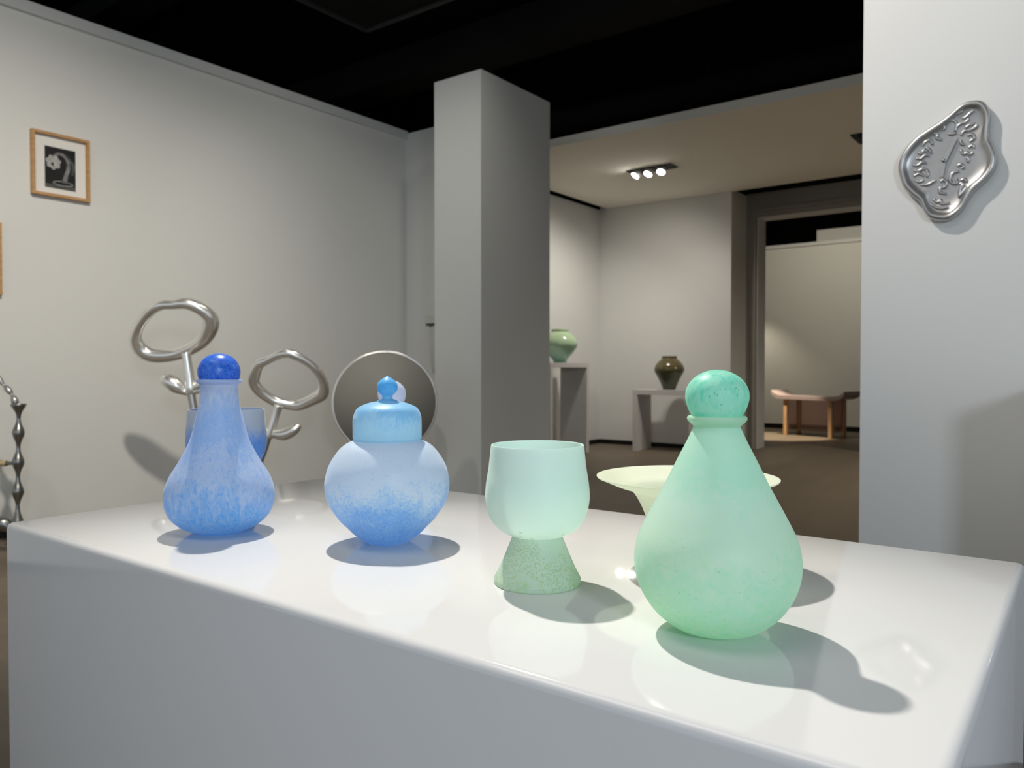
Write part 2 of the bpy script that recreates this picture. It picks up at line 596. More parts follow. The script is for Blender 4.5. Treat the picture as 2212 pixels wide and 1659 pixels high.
# ------------------------------------------------------------------ recessed lights
def recessed(name, x, y, label, lit):
    t = empty(name, (x, y, ZC), label, 'ceiling light')
    hb = bmesh.new()
    w_, d_ = .28, .10
    for q in ((-w_, w_, -d_, -d_ + .012), (-w_, w_, d_ - .012, d_), (-w_, -w_ + .012, -d_ + .012, d_ - .012), (w_ - .012, w_, -d_ + .012, d_ - .012)):
        bm_box(hb, q[0], q[1], q[2], q[3], -.012, 0)
    me = D.meshes.new('housing')
    hb.to_mesh(me)
    hb.free()
    link('housing', me, M['lamp_black'], t)
    box('recess', -w_ + .012, w_ - .012, -d_ + .012, d_ - .012, -.004, 0, M['lamp_black'], t)
    for k in range(3):
        hx = -.17 + .15 * k
        h = lathe('lamp_head', [(0, .0), (.044, .0), None, (.05, -.01), (.052, -.075), None, (.046, -.075), (.044, -.07)],
                  M['lamp_white'] if lit else M['lamp_black'], t, (hx, 0, .0), seg=28, sub=False, rot=(math.radians(-28), math.radians(26 - 14 * k), 0))
        ln = lathe('lens', [(0, -.078), (.045, -.074), (.046, -.07), (0, -.069)], M['lens'] if lit else M['lamp_black'], h, seg=24, sub=False)
    return t
recessed('recessed_light', -4.12, 8.21, 'lit recessed ceiling light with three bright heads in the far room', True)
recessed('recessed_light', -1.67, 8.29, 'unlit black recessed ceiling light beside the right wall edge', False)

# ------------------------------------------------------------------ plinth
PZ = .80
pl = box('plinth', -1.688, -.078, .610, 1.430, 0, PZ, M['lacquer'], bev=.012, seg=5)
tag(pl, 'long glossy white display plinth carrying the coloured glass vessels', 'plinth')

shadow_box = box('plinth', -.085, .62, 2.55, 2.97, 0, 1.07, M['lacquer'], bev=.012, seg=5)  # unseen box added out of frame to shade the right wall
tag(shadow_box, 'unseen white box added beyond the right edge to cast the shadow on the right wall', 'plinth')

# ------------------------------------------------------------------ glass vessels on the plinth
def vessel_z(y, d):          # height above the plinth of an image row seen at depth d
    return CAM.z - (y - 795.0) * d / FPX - PZ

def prof_from_px(rows, d, base=0.0):
    return [(hw * d / FPX, max(vessel_z(y, d), base)) for y, hw in rows]

def outer(rows, d, rb, lift=0):
    p = prof_from_px(rows, d)
    return p

# cobalt blue decanter ------------------------------------------------
dd = 1.427
C_BLUE = [(0, (.03, .18, .70, 1)), (.22, (.07, .24, .73, 1)), (.42, (.42, .56, .83, 1)), (.62, (.14, .30, .70, 1)), (.86, (.30, .46, .82, 1)), (1, (.56, .72, .92, 1))]
M['blue_body'] = frosted('blue_body_glass', C_BLUE, (0, .27), 95, (1, 1, .5), .75, 3, .45, veins=(120, .45, .5, 1.1, (.74, .84, .97, 1)))
M['blue_lip'] = frosted('blue_lip_glass', [(0, (.25, .42, .80, 1)), (1, (.38, .54, .86, 1))], (0, .3), 60, amt=.3)
M['cobalt'] = frosted('cobalt_glass', [(0, (.008, .05, .46, 1)), (.5, (.012, .08, .52, 1)), (.95, (.14, .30, .70, 1))], (.55, -.1), 130, (1, 1, .8), 1.5, 5, .30, .30, sheen=.05, pale=.9, low=26, veins=(130, .3, .2, 1.6, (.50, .66, .90, 1)))
t = empty('decanter', (-1.283, .817, PZ), 'blue frosted glass decanter with a long neck and a cobalt ball stopper', 'decanter')
rows = [(834, 39), (850, 39), (876, 42), (911, 50), (939, 57), (962, 65.5), (997, 84), (1026, 101.5), (1050, 110.5), (1072, 113), (1092, 110.5), (1113, 101), (1130, 84), (1140, 67)]
pf = prof_from_px(rows, dd)[::-1]
lathe('body', [(0, .002), (.044, .0), None, (.050, .004)] + pf + [(.033, vessel_z(829, dd))], M['blue_body'], t)
z = vessel_z(826, dd)
lathe('lip', [(.0325, z - .007), (.034, z - .003), (.0395, z + .001), (.0405, z + .0035), (.038, z + .0055), (.030, z + .0045), (.027, z - .006)], M['blue_lip'], t)
zb = vessel_z(803.5, dd)
r = .0372
lathe('stopper', [(0, zb - .045), (.020, zb - .044), (.024, zb - .034), (.030, zb - .022), (.0355, zb - .011), (r, 0 + zb), (.0358, zb + .0095), (.0310, zb + .0190), (.0250, zb + .0256), (.0170, zb + .0305), (.0080, zb + .0333), (0, zb + .0341)], M['cobalt'], t)

# sky blue lidded jar ---------------------------------------------------
dd = 1.335
M['jar_body'] = frosted('jar_body_glass', [(0, (.02, .12, .58, 1)), (.26, (.05, .19, .64, 1)), (.40, (.24, .46, .80, 1)), (.52, (.56, .70, .86, 1)), (1, (.60, .74, .88, 1))], (0, .20), 170, (1, 1, 1), .62, 1, .42, veins=(170, .6, .30, .62, (.72, .84, .95, 1)), speck=((.25, .42, .66, 1), 160, .12, .45, .9))
M['jar_lid'] = frosted('jar_lid_glass', [(0, (.28, .62, .86, 1)), (.3, (.24, .55, .86, 1)), (.6, (.10, .34, .82, 1)), (.9, (.13, .38, .86, 1)), (1, (.26, .52, .92, 1))], (.183, .26), 120, (1, 1, .6), 1.1, 2, .40, veins=(150, .32, .2, 1.3, (.66, .86, .97, 1)))
M['jar_finial'] = frosted('jar_finial_glass', [(0, (.16, .48, .88, 1)), (.4, (.06, .30, .76, 1)), (1, (.10, .36, .84, 1))], (.25, .29), 110, amt=.6, seed=4, trans=.35, sheen=.1, pale=.72)
t = empty('lidded_jar', (-.970, .938, PZ), 'round sky blue frosted glass jar with a domed lid and pointed finial', 'jar')
rows = [(950, 71), (959, 90), (974, 106), (1003, 124), (1032, 132), (1050, 133), (1072, 129.5), (1091, 122), (1103, 114), (1121, 101), (1135, 87), (1147, 73), (1157, 58)]
pf = prof_from_px(rows, dd)[::-1]
lathe('body', [(0, .002), (.033, .0), None, (.0395, .003), (.0475, .009), (.0560, .0155)] + pf[2:] + [None, (.052, vessel_z(948, dd) + .004), (.050, vessel_z(940, dd))], M['jar_body'], t)
zt = vessel_z(868, dd)
zl = vessel_z(950, dd)
lathe('lid', [(.054, zl + .002), (.0565, zl), (.0585, zl + .003), None, (.0586, zl + .014), (.0585, zl + .032), (.0575, zl + .041), (.0525, zl + .053), (.043, zl + .0595), (.030, zl + .064), (.017, zl + .066), (0, zl + .067)], M['jar_lid'], t)
ztop = zl + .0655
f = lathe('finial', [(0, ztop - .002), (.0168, ztop), (.0165, ztop + .002), (.010, ztop + .0045), None, (.0088, ztop + .006), (.0088, ztop + .011), None, (.0115, ztop + .013), (.0160, ztop + .018), (.0177, ztop + .0245), (.0165, ztop + .031), (.0125, ztop + .0365), (.0065, ztop + .041), (.0025, ztop + .0432), (0, ztop + .0445)], M['jar_finial'], t)

# pale goblet ------------------------------------------------------------
dd = 1.083
M['gob_bowl'] = frosted('goblet_bowl_glass', [(0, (.66, .84, .74, 1)), (.5, (.64, .84, .78, 1)), (1, (.66, .85, .80, 1))], (.07, .2), 60, amt=.25, seed=3, trans=.42, speck=((.52, .66, .30, 1), 70, .20, .56, .45))
M['gob_foot'] = frosted('goblet_foot_glass', [(0, (.20, .42, .12, 1)), (.36, (.30, .52, .22, 1)), (.56, (.50, .72, .54, 1)), (1, (.56, .76, .60, 1))], (-.10, .10), 150, (1, 1, .7), 1.0, 8, .40, low=17, speck=((.50, .66, .28, 1), 420, .42, .50, 2))
t = empty('goblet', (-.619, .886, PZ), 'pale green frosted glass goblet on a flared conical foot', 'goblet')
T = .0028
rows = [(964, 100.5), (1009, 105.5), (1040, 110.5), (1066, 112.6), (1085, 111.5), (1105, 107.5), (1122, 100), (1136, 89), (1147, 74), (1155, 56)]
pf = prof_from_px(rows, dd)[::-1]
zb0 = pf[0][1] - .0035
inner = [(max(rr - T, 0), zz + (T if i < 3 else 0)) for i, (rr, zz) in enumerate(pf)][::-1]
rimz = pf[-1][1]
lathe('bowl', [(0, zb0 - .0015), (.018, zb0 - .001)] + pf + [(pf[-1][0] - T * .3, rimz + .0018), (pf[-1][0] - T * .8, rimz + .0015)] + inner + [(.018, zb0 + .003), (0, zb0 + .002)], M['gob_bowl'], t)
lathe('foot', [(0, .004), (.055, .001), None, (.0585, .0), (.0605, .002), (.0606, .006), None, (.0600, .0085), (.053, .022), (.0455, .039), (.039, .055), (.0355, .064), (.034, .069), (.030, .0715), (0, .072)], M['gob_foot'], t)

# green teardrop decanter -------------------------------------------------
dd = .882
M['green_body'] = frosted('green_body_glass', [(0, (.16, .62, .24, 1)), (.14, (.26, .68, .36, 1)), (.28, (.34, .72, .50, 1)), (.42, (.55, .80, .60, 1)), (.6, (.56, .82, .70, 1)), (.8, (.36, .76, .58, 1)), (1, (.46, .82, .64, 1))], (0, .24), 75, (1, 1, 1), .50, 6, .42, low=7, veins=(85, .5, .12, .5, (.80, .96, .74, 1)), speck=((.18, .50, .34, 1), 120, .085, .40, .50))
M['green_lip'] = frosted('green_lip_glass', [(0, (.46, .80, .56, 1)), (1, (.50, .84, .60, 1))], (0, .3), 50, amt=.25)
M['teal'] = frosted('teal_glass', [(0, (.04, .44, .30, 1)), (.42, (.08, .54, .40, 1)), (.7, (.24, .70, .54, 1)), (1, (.38, .80, .66, 1))], (.36, .24), 110, (1.1, 1.1, .5), 1.9, 2, .38, low=30, veins=(150, .6, .3, 1.4, (.62, .95, .80, 1)), speck=((.03, .34, .20, 1), 210, .15, .52, 2), sheen=.15, pale=.8)
t = empty('teardrop_decanter', (-.341, .844, PZ), 'large green frosted glass teardrop decanter with a teal ball stopper', 'decanter')
rows = [(926, 51), (950, 62), (1000, 87), (1053, 113), (1112, 144.5), (1160, 167.5), (1200, 175.5), (1232, 174.5), (1262, 167), (1290, 154), (1318, 134), (1338, 112), (1352, 90)]
pf = prof_from_px(rows, dd)[::-1]
lathe('body', [(0, .002), (.028, .0), None, (.033, .002)] + pf + [(.0258, vessel_z(919, dd)), (.0262, vessel_z(915, dd))], M['green_body'], t, seg=128)
z = vessel_z(908, dd)
lathe('lip', [(.0258, z - .0075), (.0268, z - .0055), (.0310, z - .0015), (.0332, z + .0015), (.0325, z + .0045), (.0298, z + .0055), (.0275, z + .0045), (.0262, z + .001), (.024, z - .008)], M['green_lip'], t)
zb = vessel_z(855.6, dd)
lathe('stopper', [(0, zb - .040), (.020, zb - .039), (.0225, zb - .030), (.0268, zb - .0236), (.0315, zb - .0155), (.0345, zb - .007), (.0354, zb), (.0343, zb + .0078), (.0305, zb + .0152), (.0245, zb + .0216), (.0165, zb + .0265), (.0080, zb + .0293), (0, zb + .0301)], M['teal'], t)

# wide pale bowl -----------------------------------------------------------
dd = 1.173
M['bowl'] = frosted('bowl_glass', [(0, (.76, .84, .60, 1)), (1, (.80, .86, .66, 1))], (0, .14), 60, amt=.3, seed=2, trans=.42)
rz = vessel_z(1033, dd)
lathe_b = lathe('flared_bowl', [(0, .004), (.032, .0), None, (.036, .002), (.043, .018), (.053, .050), (.062, .078), (.071, .098), (.080, .1115), (.088, .117), (.105, .122), (.130, rz - .001), (.1338, rz + .0005), (.1325, rz + .0025), (.105, .1255), (.087, .121), (.078, .115), (.068, .101), (.059, .080), (.050, .052), (.040, .020), (.030, .006), (0, .005)], M['bowl'], None, (-.490, 1.095, PZ))
tag(lathe_b, 'wide pale yellow glass bowl with a broad flat rim behind the green decanter', 'bowl')

# blue tumbler behind the decanter --------------------------------------
M['tumbler'] = frosted('tumbler_glass', [(0, (.06, .17, .52, 1)), (.40, (.09, .21, .55, 1)), (.58, (.18, .30, .58, 1)), (.74, (.42, .48, .58, 1)), (1, (.46, .52, .60, 1))], (.09, .215), 90, amt=.45, seed=7, trans=.30, pale=.9)
M['tumbler_foot'] = frosted('tumbler_foot_glass', [(0, (.14, .30, .62, 1)), (1, (.18, .34, .66, 1))], (0, .1), 60, amt=.3, seed=5)
dt = 1.62
t = empty('blue_goblet', (-1.441, .934, PZ), 'blue and grey frosted goblet standing behind the blue decanter', 'goblet')
rows = [(885, 78), (905, 79.5), (930, 82), (955, 82.5), (972, 80), (990, 73), (1004, 62), (1014, 46)]
pf = prof_from_px(rows, dt)[::-1]
zb0 = pf[0][1] - .004
inner = [(max(rr - T, 0), zz + (T if i < 3 else 0)) for i, (rr, zz) in enumerate(pf)][::-1]
rimz = pf[-1][1]
lathe('bowl', [(0, zb0 - .001), (.02, zb0)] + pf + [(pf[-1][0] - T * .3, rimz + .0018), (pf[-1][0] - T * .8, rimz + .0015)] + inner + [(.02, zb0 + .004), (0, zb0 + .003)], M['tumbler'], t)
lathe('foot', [(0, .004), (.055, .001), None, (.060, .0), (.062, .003), (.060, .009), (.050, .03), (.040, .058), (.035, zb0 - .004), (.03, zb0), (0, zb0)], M['tumbler_foot'], t)

# pale blue decanter hidden behind the jar: only its ball shows -----------
M['pale_ball'] = frosted('pale_ball_glass', [(0, (.46, .56, .88, 1)), (1, (.54, .62, .90, 1))], (0, .3), 60, amt=.25)
t = empty('pale_decanter', (-1.230, 1.203, PZ), 'decanter with a pale lilac blue ball stopper peeping out behind the lidded jar', 'decanter')
lathe('body', [(0, .002), (.04, .0), None, (.046, .003), (.07, .022), (.084, .05), (.088, .075), (.082, .10), (.065, .128), (.045, .158), (.031, .182), (.026, .196), (.025, .200)], M['pale_ball'], t)
lathe('lip', [(.025, .196), (.030, .200), (.032, .204), (.028, .207), (.022, .200)], M['pale_ball'], t)
zb = vessel_z(852, 1.7)
lathe('stopper', [(0, zb - .05), (.018, zb - .048), (.022, zb - .03), (.0275, zb - .014), (.0305, zb), (.0275, zb + .014), (.018, zb + .0248), (.008, zb + .0297), (0, zb + .0305)], M['pale_ball'], t)

# ------------------------------------------------------------------ picture frames on the left wall
def frame(name, y0, y1, z0, z1, label, art=True):
    t = empty(name, (XL, (y0 + y1) / 2, z0), label, 'picture')
    W, Hh = (y1 - y0) / 2, z1 - z0
    m_ = .020
    d0, d1 = .0, .038
    box('frame_side', d0, d1, -W, -W + m_, 0, Hh, M['oak'], t, bev=.0015)
    box('frame_side', d0, d1, W - m_, W, 0, Hh, M['oak'], t, bev=.0015)
    box('frame_rail', d0, d1, -W + m_, W - m_, 0, m_, M['oak'], t, bev=.0015)
    box('frame_rail', d0, d1, -W + m_, W - m_, Hh - m_, Hh, M['oak'], t, bev=.0015)
    box('mat', d0, .010, -W + m_, W - m_, m_, Hh - m_, M['mat'], t)
    pw = W * .53
    za, zb_ = Hh * .145, Hh * .79
    pr = box('print', .010, .0125, -pw, pw, za, zb_, M['print_dark'], t)
    box('print_ground', .0125, .0129, -pw, pw, za, za + .026, M['print_mid'], pr)
    if art:
        # a drooping flower in a glass dish
        def disc(nm, cy, cz, ry, rz_, mat, x=.0132, wav=.10, k=7, th=.0008):
            bm = bmesh.new()
            n = 48
            top = [bm.verts.new((x + th, cy + ry * (1 + wav * math.sin(k * a)) * math.cos(a), cz + rz_ * (1 + wav * math.sin(k * a)) * math.sin(a))) for a in [2 * PI * i / n for i in range(n)]]
            c = bm.verts.new((x + th * 1.6, cy, cz))
            for i in range(n):
                bm.faces.new((top[i], top[(i + 1) % n], c))
            me = D.meshes.new(nm)
            bm.to_mesh(me)
            bm.free()
            return link(nm, me, mat, pr, smooth=True)
        hh = zb_ - za
        def q(u, v):      # u 0..1 across, v 0..1 down
            return (-pw + 2 * pw * u, zb_ - hh * v)
        a_, b_ = q(.27, .37)
        disc('bloom', a_, b_, pw * .47, hh * .17, M['print_light'])
        a_, b_ = q(.24, .42)
        disc('bloom_heart', a_, b_, pw * .11, hh * .045, M['print_mid'], x=.0146)
        P3 = lambda u, v: (.0135, q(u, v)[0], q(u, v)[1])
        def ribbon(nm, pts, wid, mat, closed=False):
            c = catmull(pts, 5, closed)
            wd = [v.x for v in catmull([(w_, 0, 0) for w_ in wid], 5, closed)]
            bm = bmesh.new()
            L_, Rr = [], []
            n = len(c)
            for i in range(n):
                a = c[(i - 1) % n] if (closed or i) else c[i]
                b_ = c[(i + 1) % n] if (closed or i < n - 1) else c[i]
                t_ = (b_ - a).normalized()
                s_ = Vector((0, -t_.z, t_.y))
                L_.append(bm.verts.new(c[i] + s_ * wd[i]))
                Rr.append(bm.verts.new(c[i] - s_ * wd[i]))
            for i in range(n if closed else n - 1):
                j = (i + 1) % n
                bm.faces.new((L_[i], L_[j], Rr[j], Rr[i]))
            me = D.meshes.new(nm)
            bm.to_mesh(me)
            bm.free()
            return link(nm, me, mat, pr)
        ribbon('flower_stem', [P3(.30, .22), P3(.42, .15), P3(.60, .16), P3(.74, .28), P3(.76, .45), P3(.68, .66), P3(.62, .84)], [.009, .010, .010, .012, .012, .013, .016], M['print_grey'])
        ribbon('flower_leaf', [P3(.66, .14), P3(.88, .30), P3(.93, .45), P3(.88, .62)], [.004, .009, .012, .004], M['print_mid'])
        ring = [P3(.58 + .32 * math.cos(x_), .86 + .05 * math.sin(x_)) for x_ in [2 * PI * i / 16 for i in range(16)]]
        ribbon('glass_dish', ring, [.0022] * 16, M['print_light'], True)
    return t
frame('picture_frame', 2.214, 2.583, 2.252, 2.678, 'oak framed black and white photograph of a drooping flower on the left wall')
frame('picture_frame', 1.61, 2.030, 1.57, 2.03, 'oak picture frame cut off by the left edge of the photo', art=False)

# ------------------------------------------------------------------ wax-seal clock on the right wall
def clock():
    t = empty('wall_clock', (-.404, YR, 1.79), 'silver wall clock shaped like a wax seal with raised squiggles', 'clock')
    s = .00158 * .2 * 1.0
    # outline read as (u right, v up) in metres, from photo pixels at the wall (about 1.62 mm per pixel)
    k = .001578
    def P(zx, zy, dep):
        px, py = 1900 + zx / 5.186, 200 + zy / 5.186
        # plane of the wall
        return Vector(((px - 2041) * k * 1.018, -dep, -(py - 357) * k * 1.045 ))
    out = [(960, 205), (1060, 225), (1120, 300), (1140, 400), (1135, 500), (1140, 620), (1180, 720), (1205, 830), (1190, 940), (1120, 1050), (1010, 1150), (940, 1250), (880, 1350), (780, 1420), (680, 1420), (580, 1380), (520, 1290), (480, 1200), (400, 1120), (320, 1020), (285, 930), (258, 810), (275, 700), (340, 590), (440, 490), (560, 420), (680, 360), (790, 290), (880, 225)]
    cx_ = sum(p[0] for p in out) / len(out)
    cy_ = sum(p[1] for p in out) / len(out)
    cent = (730, 800)
    pts = catmull([(p[0], p[1], 0) for p in out], 4, True)
    bm = bmesh.new()
    prof = [(.97, .0), (1.0, .010), (1.0, .022), (.975, .034), (.93, .0385), (.89, .036), (.85, .028), (.81, .0235), (.60, .0225), (.3, .0220)]
    rings = []
    for sc, dp in prof:
        # offset along the radius in absolute terms so the rim keeps its width
        ring = []
        for p in pts:
            v = Vector((p.x - cent[0], p.y - cent[1]))
            L_ = v.length
            nl = L_ * sc if sc < .8 else L_ - (1 - sc) * 520
            v = v * (nl / L_)
            ring.append(bm.verts.new(P(cent[0] + v.x, cent[1] + v.y, dp)))
        rings.append(ring)
    n = len(pts)
    for a, b2 in zip(rings, rings[1:]):
        for i in range(n):
            bm.faces.new((a[i], a[(i + 1) % n], b2[(i + 1) % n], b2[i]))
    c = bm.verts.new(P(cent[0], cent[1], .022))
    for i in range(n):
        bm.faces.new((rings[-1][i], rings[-1][(i + 1) % n], c))
    bm.faces.new(rings[0][::-1])
    bmesh.ops.recalc_face_normals(bm, faces=bm.faces)
    me = D.meshes.new('face')
    bm.to_mesh(me)
    bm.free()
    link('face', me, M['aluminium'], t, smooth=True)
    R_ = .0056
    sq = [
        [(810, 330), (850, 310), (890, 300)], [(770, 350), (775, 375), (800, 370)],
        [(800, 380), (830, 420), (815, 500)], [(750, 510), (790, 520), (830, 515)],
        [(820, 470), (860, 430), (910, 420), (945, 385)], [(880, 375), (920, 365), (955, 330), (990, 310)],
        [(870, 550), (900, 510), (950, 510), (1000, 490), (1020, 460)], [(910, 480), (950, 455), (1000, 450)],
        [(930, 560), (980, 560), (990, 600), (950, 630)], [(870, 600), (880, 640), (910, 650)],
        [(940, 690), (985, 670), (990, 700)], [(870, 700), (900, 750), (930, 735), (960, 760), (990, 740)],
        [(920, 790), (945, 800), (935, 840)], [(840, 870), (870, 850), (900, 880), (880, 900)],
        [(860, 920), (800, 930), (770, 990), (800, 1040), (840, 1040), (830, 990)], [(870, 1020), (910, 1010), (930, 1040)],
        [(680, 1010), (710, 990), (740, 1020), (720, 1070), (680, 1070), (680, 1120), (740, 1140)],
        [(860, 1060), (900, 1050), (870, 1110), (860, 1190)], [(930, 1090), (890, 1150), (850, 1190)],
        [(620, 1180), (650, 1220), (690, 1200), (690, 1240), (770, 1240)], [(490, 1010), (550, 1020), (600, 1000), (640, 980)],
        [(440, 960), (480, 980), (520, 960)], [(420, 910), (470, 890), (520, 920)], [(420, 850), (470, 860), (510, 840), (560, 870)],
        [(410, 790), (460, 800), (500, 770), (540, 790)], [(440, 720), (490, 730), (530, 700), (570, 715)],
        [(460, 660), (490, 680), (520, 640), (550, 670)], [(500, 600), (530, 560), (580, 550), (600, 600)],
        [(540, 620), (570, 650), (590, 690)], [(610, 490), (650, 500), (640, 540), (690, 560)], [(680, 420), (720, 430), (700, 470)],
        [(545, 870), (560, 900), (550, 940)], [(590, 1230), (640, 1270), (700, 1290), (760, 1280)],
    ]
    for s_ in sq:
        tube('squiggle', [P(p[0], p[1], .0235) for p in s_], [R_ * .8] + [R_] * (len(s_) - 2) + [R_ * .8], M['aluminium'], t, seg=8, n=4)
    # hands and centre pin
    def hand(nm, a, b_, w0, w1, dp):
        bm = bmesh.new()
        w0, w1 = w0 * 1.5, w1 * 1.9
        A, B = P(a[0], a[1], dp), P(b_[0], b_[1], dp)
        t_ = (B - A).normalized()
        s_ = t_.cross(Vector((0, 1, 0))).normalized()
        v = [A + s_ * w0, B + s_ * w1, B - s_ * w1, A - s_ * w0]
        lo = [bm.verts.new(x_) for x_ in v]
        hi = [bm.verts.new(x_ + Vector((0, -.003, 0))) for x_ in v]
        bm.faces.new(lo)
        bm.faces.new(hi[::-1])
        for i in range(4):
            bm.faces.new((lo[i], lo[(i + 1) % 4], hi[(i + 1) % 4], hi[i]))
        bmesh.ops.recalc_face_normals(bm, faces=bm.faces)
        me = D.meshes.new(nm)
        bm.to_mesh(me)
        bm.free()
        link(nm, me, M['aluminium'], t)
    hand('hand', (715, 790), (830, 560), .0055, .003, .030)
    hand('hand', (715, 790), (690, 960), .0050, .003, .027)
    lathe('centre_pin', [(0, 0), (.006, 0), (.006, .014), (.003, .016), (0, .016)], M['dark_metal'], t, P(712, 790, .022), seg=16, sub=False, rot=(PI / 2, 0, 0))
clock()

# ------------------------------------------------------------------ helpers for things standing at a depth along the view
FWD = Vector((-math.sin(YAW) * math.cos(PITCH), math.cos(YAW) * math.cos(PITCH), -math.sin(PITCH)))
RGT = Vector((math.cos(YAW), math.sin(YAW), 0))
UPV = RGT.cross(FWD)
def at(px, py, dep):
    """world point seen at a photo pixel and a given distance"""
    return CAM + FWD * dep + RGT * ((px - 1106) * dep / FPX) - UPV * ((py - 829.5) * dep / FPX)

# ------------------------------------------------------------------ silver flower sculpture
def flowers():
    dp = 4.9
    base = at(491, 1171, dp)
    base.z = 0
    t = empty('flower_sculpture', base, 'tall silver sculpture of two open ring flowers near the left wall', 'sculpture')
    def W(p):
        return p - base
    k = dp / FPX
    def ringf(o, sc, data, tilt):
        P_, R_ = [], []
        for zx, zy, h in data:
            u, v = zx / sc + o[0], zy / sc + o[1]
            P_.append(W(at(u, v, dp + tilt * (v - data_c[1]) )))
            R_.append(h / sc * k * 1.2)
        return P_, R_
    A = [(180, 620, 60), (212, 490, 50), (290, 362, 50), (390, 265, 50), (500, 218, 47), (620, 212, 48), (770, 198, 56), (900, 235, 60), (1020, 310, 64), (1085, 400, 76), (1060, 515, 80), (990, 630, 70), (890, 710, 64), (780, 765, 62), (640, 808, 64), (470, 820, 74), (330, 800, 78), (230, 730, 72)]
    data_c = (375, 712)
    P_, R_ = ringf((260, 620), 5.53, A, .002)
    tube('flower_ring', P_, R_, M['silver'], t, closed=True, n=5, seg=20)
    B = [(182, 455, 70), (250, 305, 58), (390, 235, 44), (530, 170, 48), (660, 150, 52), (780, 192, 54), (925, 275, 48), (1050, 385, 52), (1120, 500, 52), (1142, 610, 62), (1110, 715, 76), (960, 800, 66), (800, 862, 64), (640, 850, 60), (480, 808, 62), (350, 735, 62), (235, 640, 64), (180, 545, 66)]
    data_c = (624, 820)
    P_, R_ = ringf((520, 740), 6.382, B, .002)
    tube('flower_ring', P_, R_, M['silver'], t, closed=True, n=5, seg=20)
    # stalks, in photo pixels
    def line(nm, pts, rad, mat, flat=1.0):
        tube(nm, [W(at(x_, y_, dp)) for x_, y_ in pts], [r_ * k for r_ in rad], mat, t, seg=14, flat=flat)
    line('flower_neck', [(402, 762), (404, 778), (408, 805), (412, 838), (413, 852)], [10, 9.5, 10, 11.5, 9], M['silver'])
    line('stalk', [(412, 846), (418, 880), (428, 940), (446, 1040), (463, 1170)], [8.5, 8, 8, 8, 8], M['aluminium'])
    line('leaf', [(352, 812), (358, 819), (372, 827), (385, 837), (400, 847), (416, 846), (436, 842)], [7, 14, 17, 15, 7, 8, 5], M['silver'])
    line('leaf', [(410, 842), (425, 836), (438, 828), (452, 820)], [6, 10, 11, 6], M['silver'])
    line('flower_neck', [(602, 876), (596, 895), (588, 920), (582, 940), (580, 945)], [9.5, 8.5, 9, 9, 8], M['silver'])
    line('stalk', [(581, 940), (572, 970), (560, 1005), (541, 1080), (519, 1170)], [7, 6.5, 6.5, 7, 8], M['aluminium'])
    line('leaf', [(580, 938), (597, 938), (615, 938), (632, 930), (643, 922), (648, 917)], [5, 10, 13, 12, 8.5, 4.5], M['silver'])
    line('leaf', [(582, 938), (574, 928), (570, 918)], [5, 7, 3], M['silver'], .6)
    lathe('base', [(0, .0), (.20, .0), None, (.21, .006), (.20, .016), (.10, .022), (0, .024)], M['aluminium'], t, (0, 0, 0), seg=48)
flowers()

# ------------------------------------------------------------------ beaded stand at the left edge
def beaded():
    dp = 4.6
    base = at(38, 1171, dp)
    base.z = 0
    t = empty('beaded_stand', base, 'dark silver stand of swelling beads cut off by the left edge', 'sculpture')
    k = dp / FPX
    W = lambda x_, y_: at(x_, y_, dp) - base
    def beads(nm, pts, rad, mat=M['dark_metal']):
        return tube(nm, [W(*p) for p in pts], [r_ * k for r_ in rad], mat, t, seg=16, n=5)
    post = [(40, 872), (40, 876), (40, 883), (40.3, 892)]
    rad = [14.5, 15, 11, 6]
    for y_ in range(903, 1094, 4):
        ph = (y_ - 903) / 63.5 * 2 * PI
        post.append((40.2 - (y_ - 903) * .011, y_))
        rad.append(7.6 - 3.9 * math.cos(ph) + .35 * math.cos(2 * ph))
    post += [(38, 1104), (38, 1116), (38, 1130), (38, 1150), (38, 1185)]
    rad += [5, 8.5, 13, 16, 8]
    beads('post', post, rad)
    beads('arch', [(34, 872), (32, 866), (29, 859), (26, 853), (21, 846), (14, 838), (9, 833), (4, 827), (-4, 817), (-14, 808), (-24, 802), (-36, 798), (-50, 797)], [6, 7.6, 6, 3, 6.2, 6, 2.6, 4.5, 6.4, 3, 6.3, 3, 6], M['aluminium'])
    beads('crossbar', [(38, 1000.6), (24, 1000.6), (14, 1000.6)], [6, 4, 5.5])
    beads('rope_grip', [(14, 1000.6), (8, 1000.6), (-14, 1000), (-60, 1000), (-128, 1000)], [6.2, 6.8, 6.8, 6.8, 6.8], M['rope'])
    beads('foot', [(28, 1146), (20, 1140), (10, 1133), (0, 1131), (-12, 1135), (-22, 1150), (-26, 1180)], [6, 11, 16, 17, 14, 9, 7])
    post2 = [(x_ - 150, y_) for x_, y_ in post]
    beads('post', post2, rad)
    beads('arch', [(-132, 872), (-126, 862), (-118, 850), (-108, 836), (-94, 822), (-80, 809), (-66, 800), (-50, 797)], [6, 7, 3, 6.5, 3, 6.2, 3, 6], M['aluminium'])
beaded()

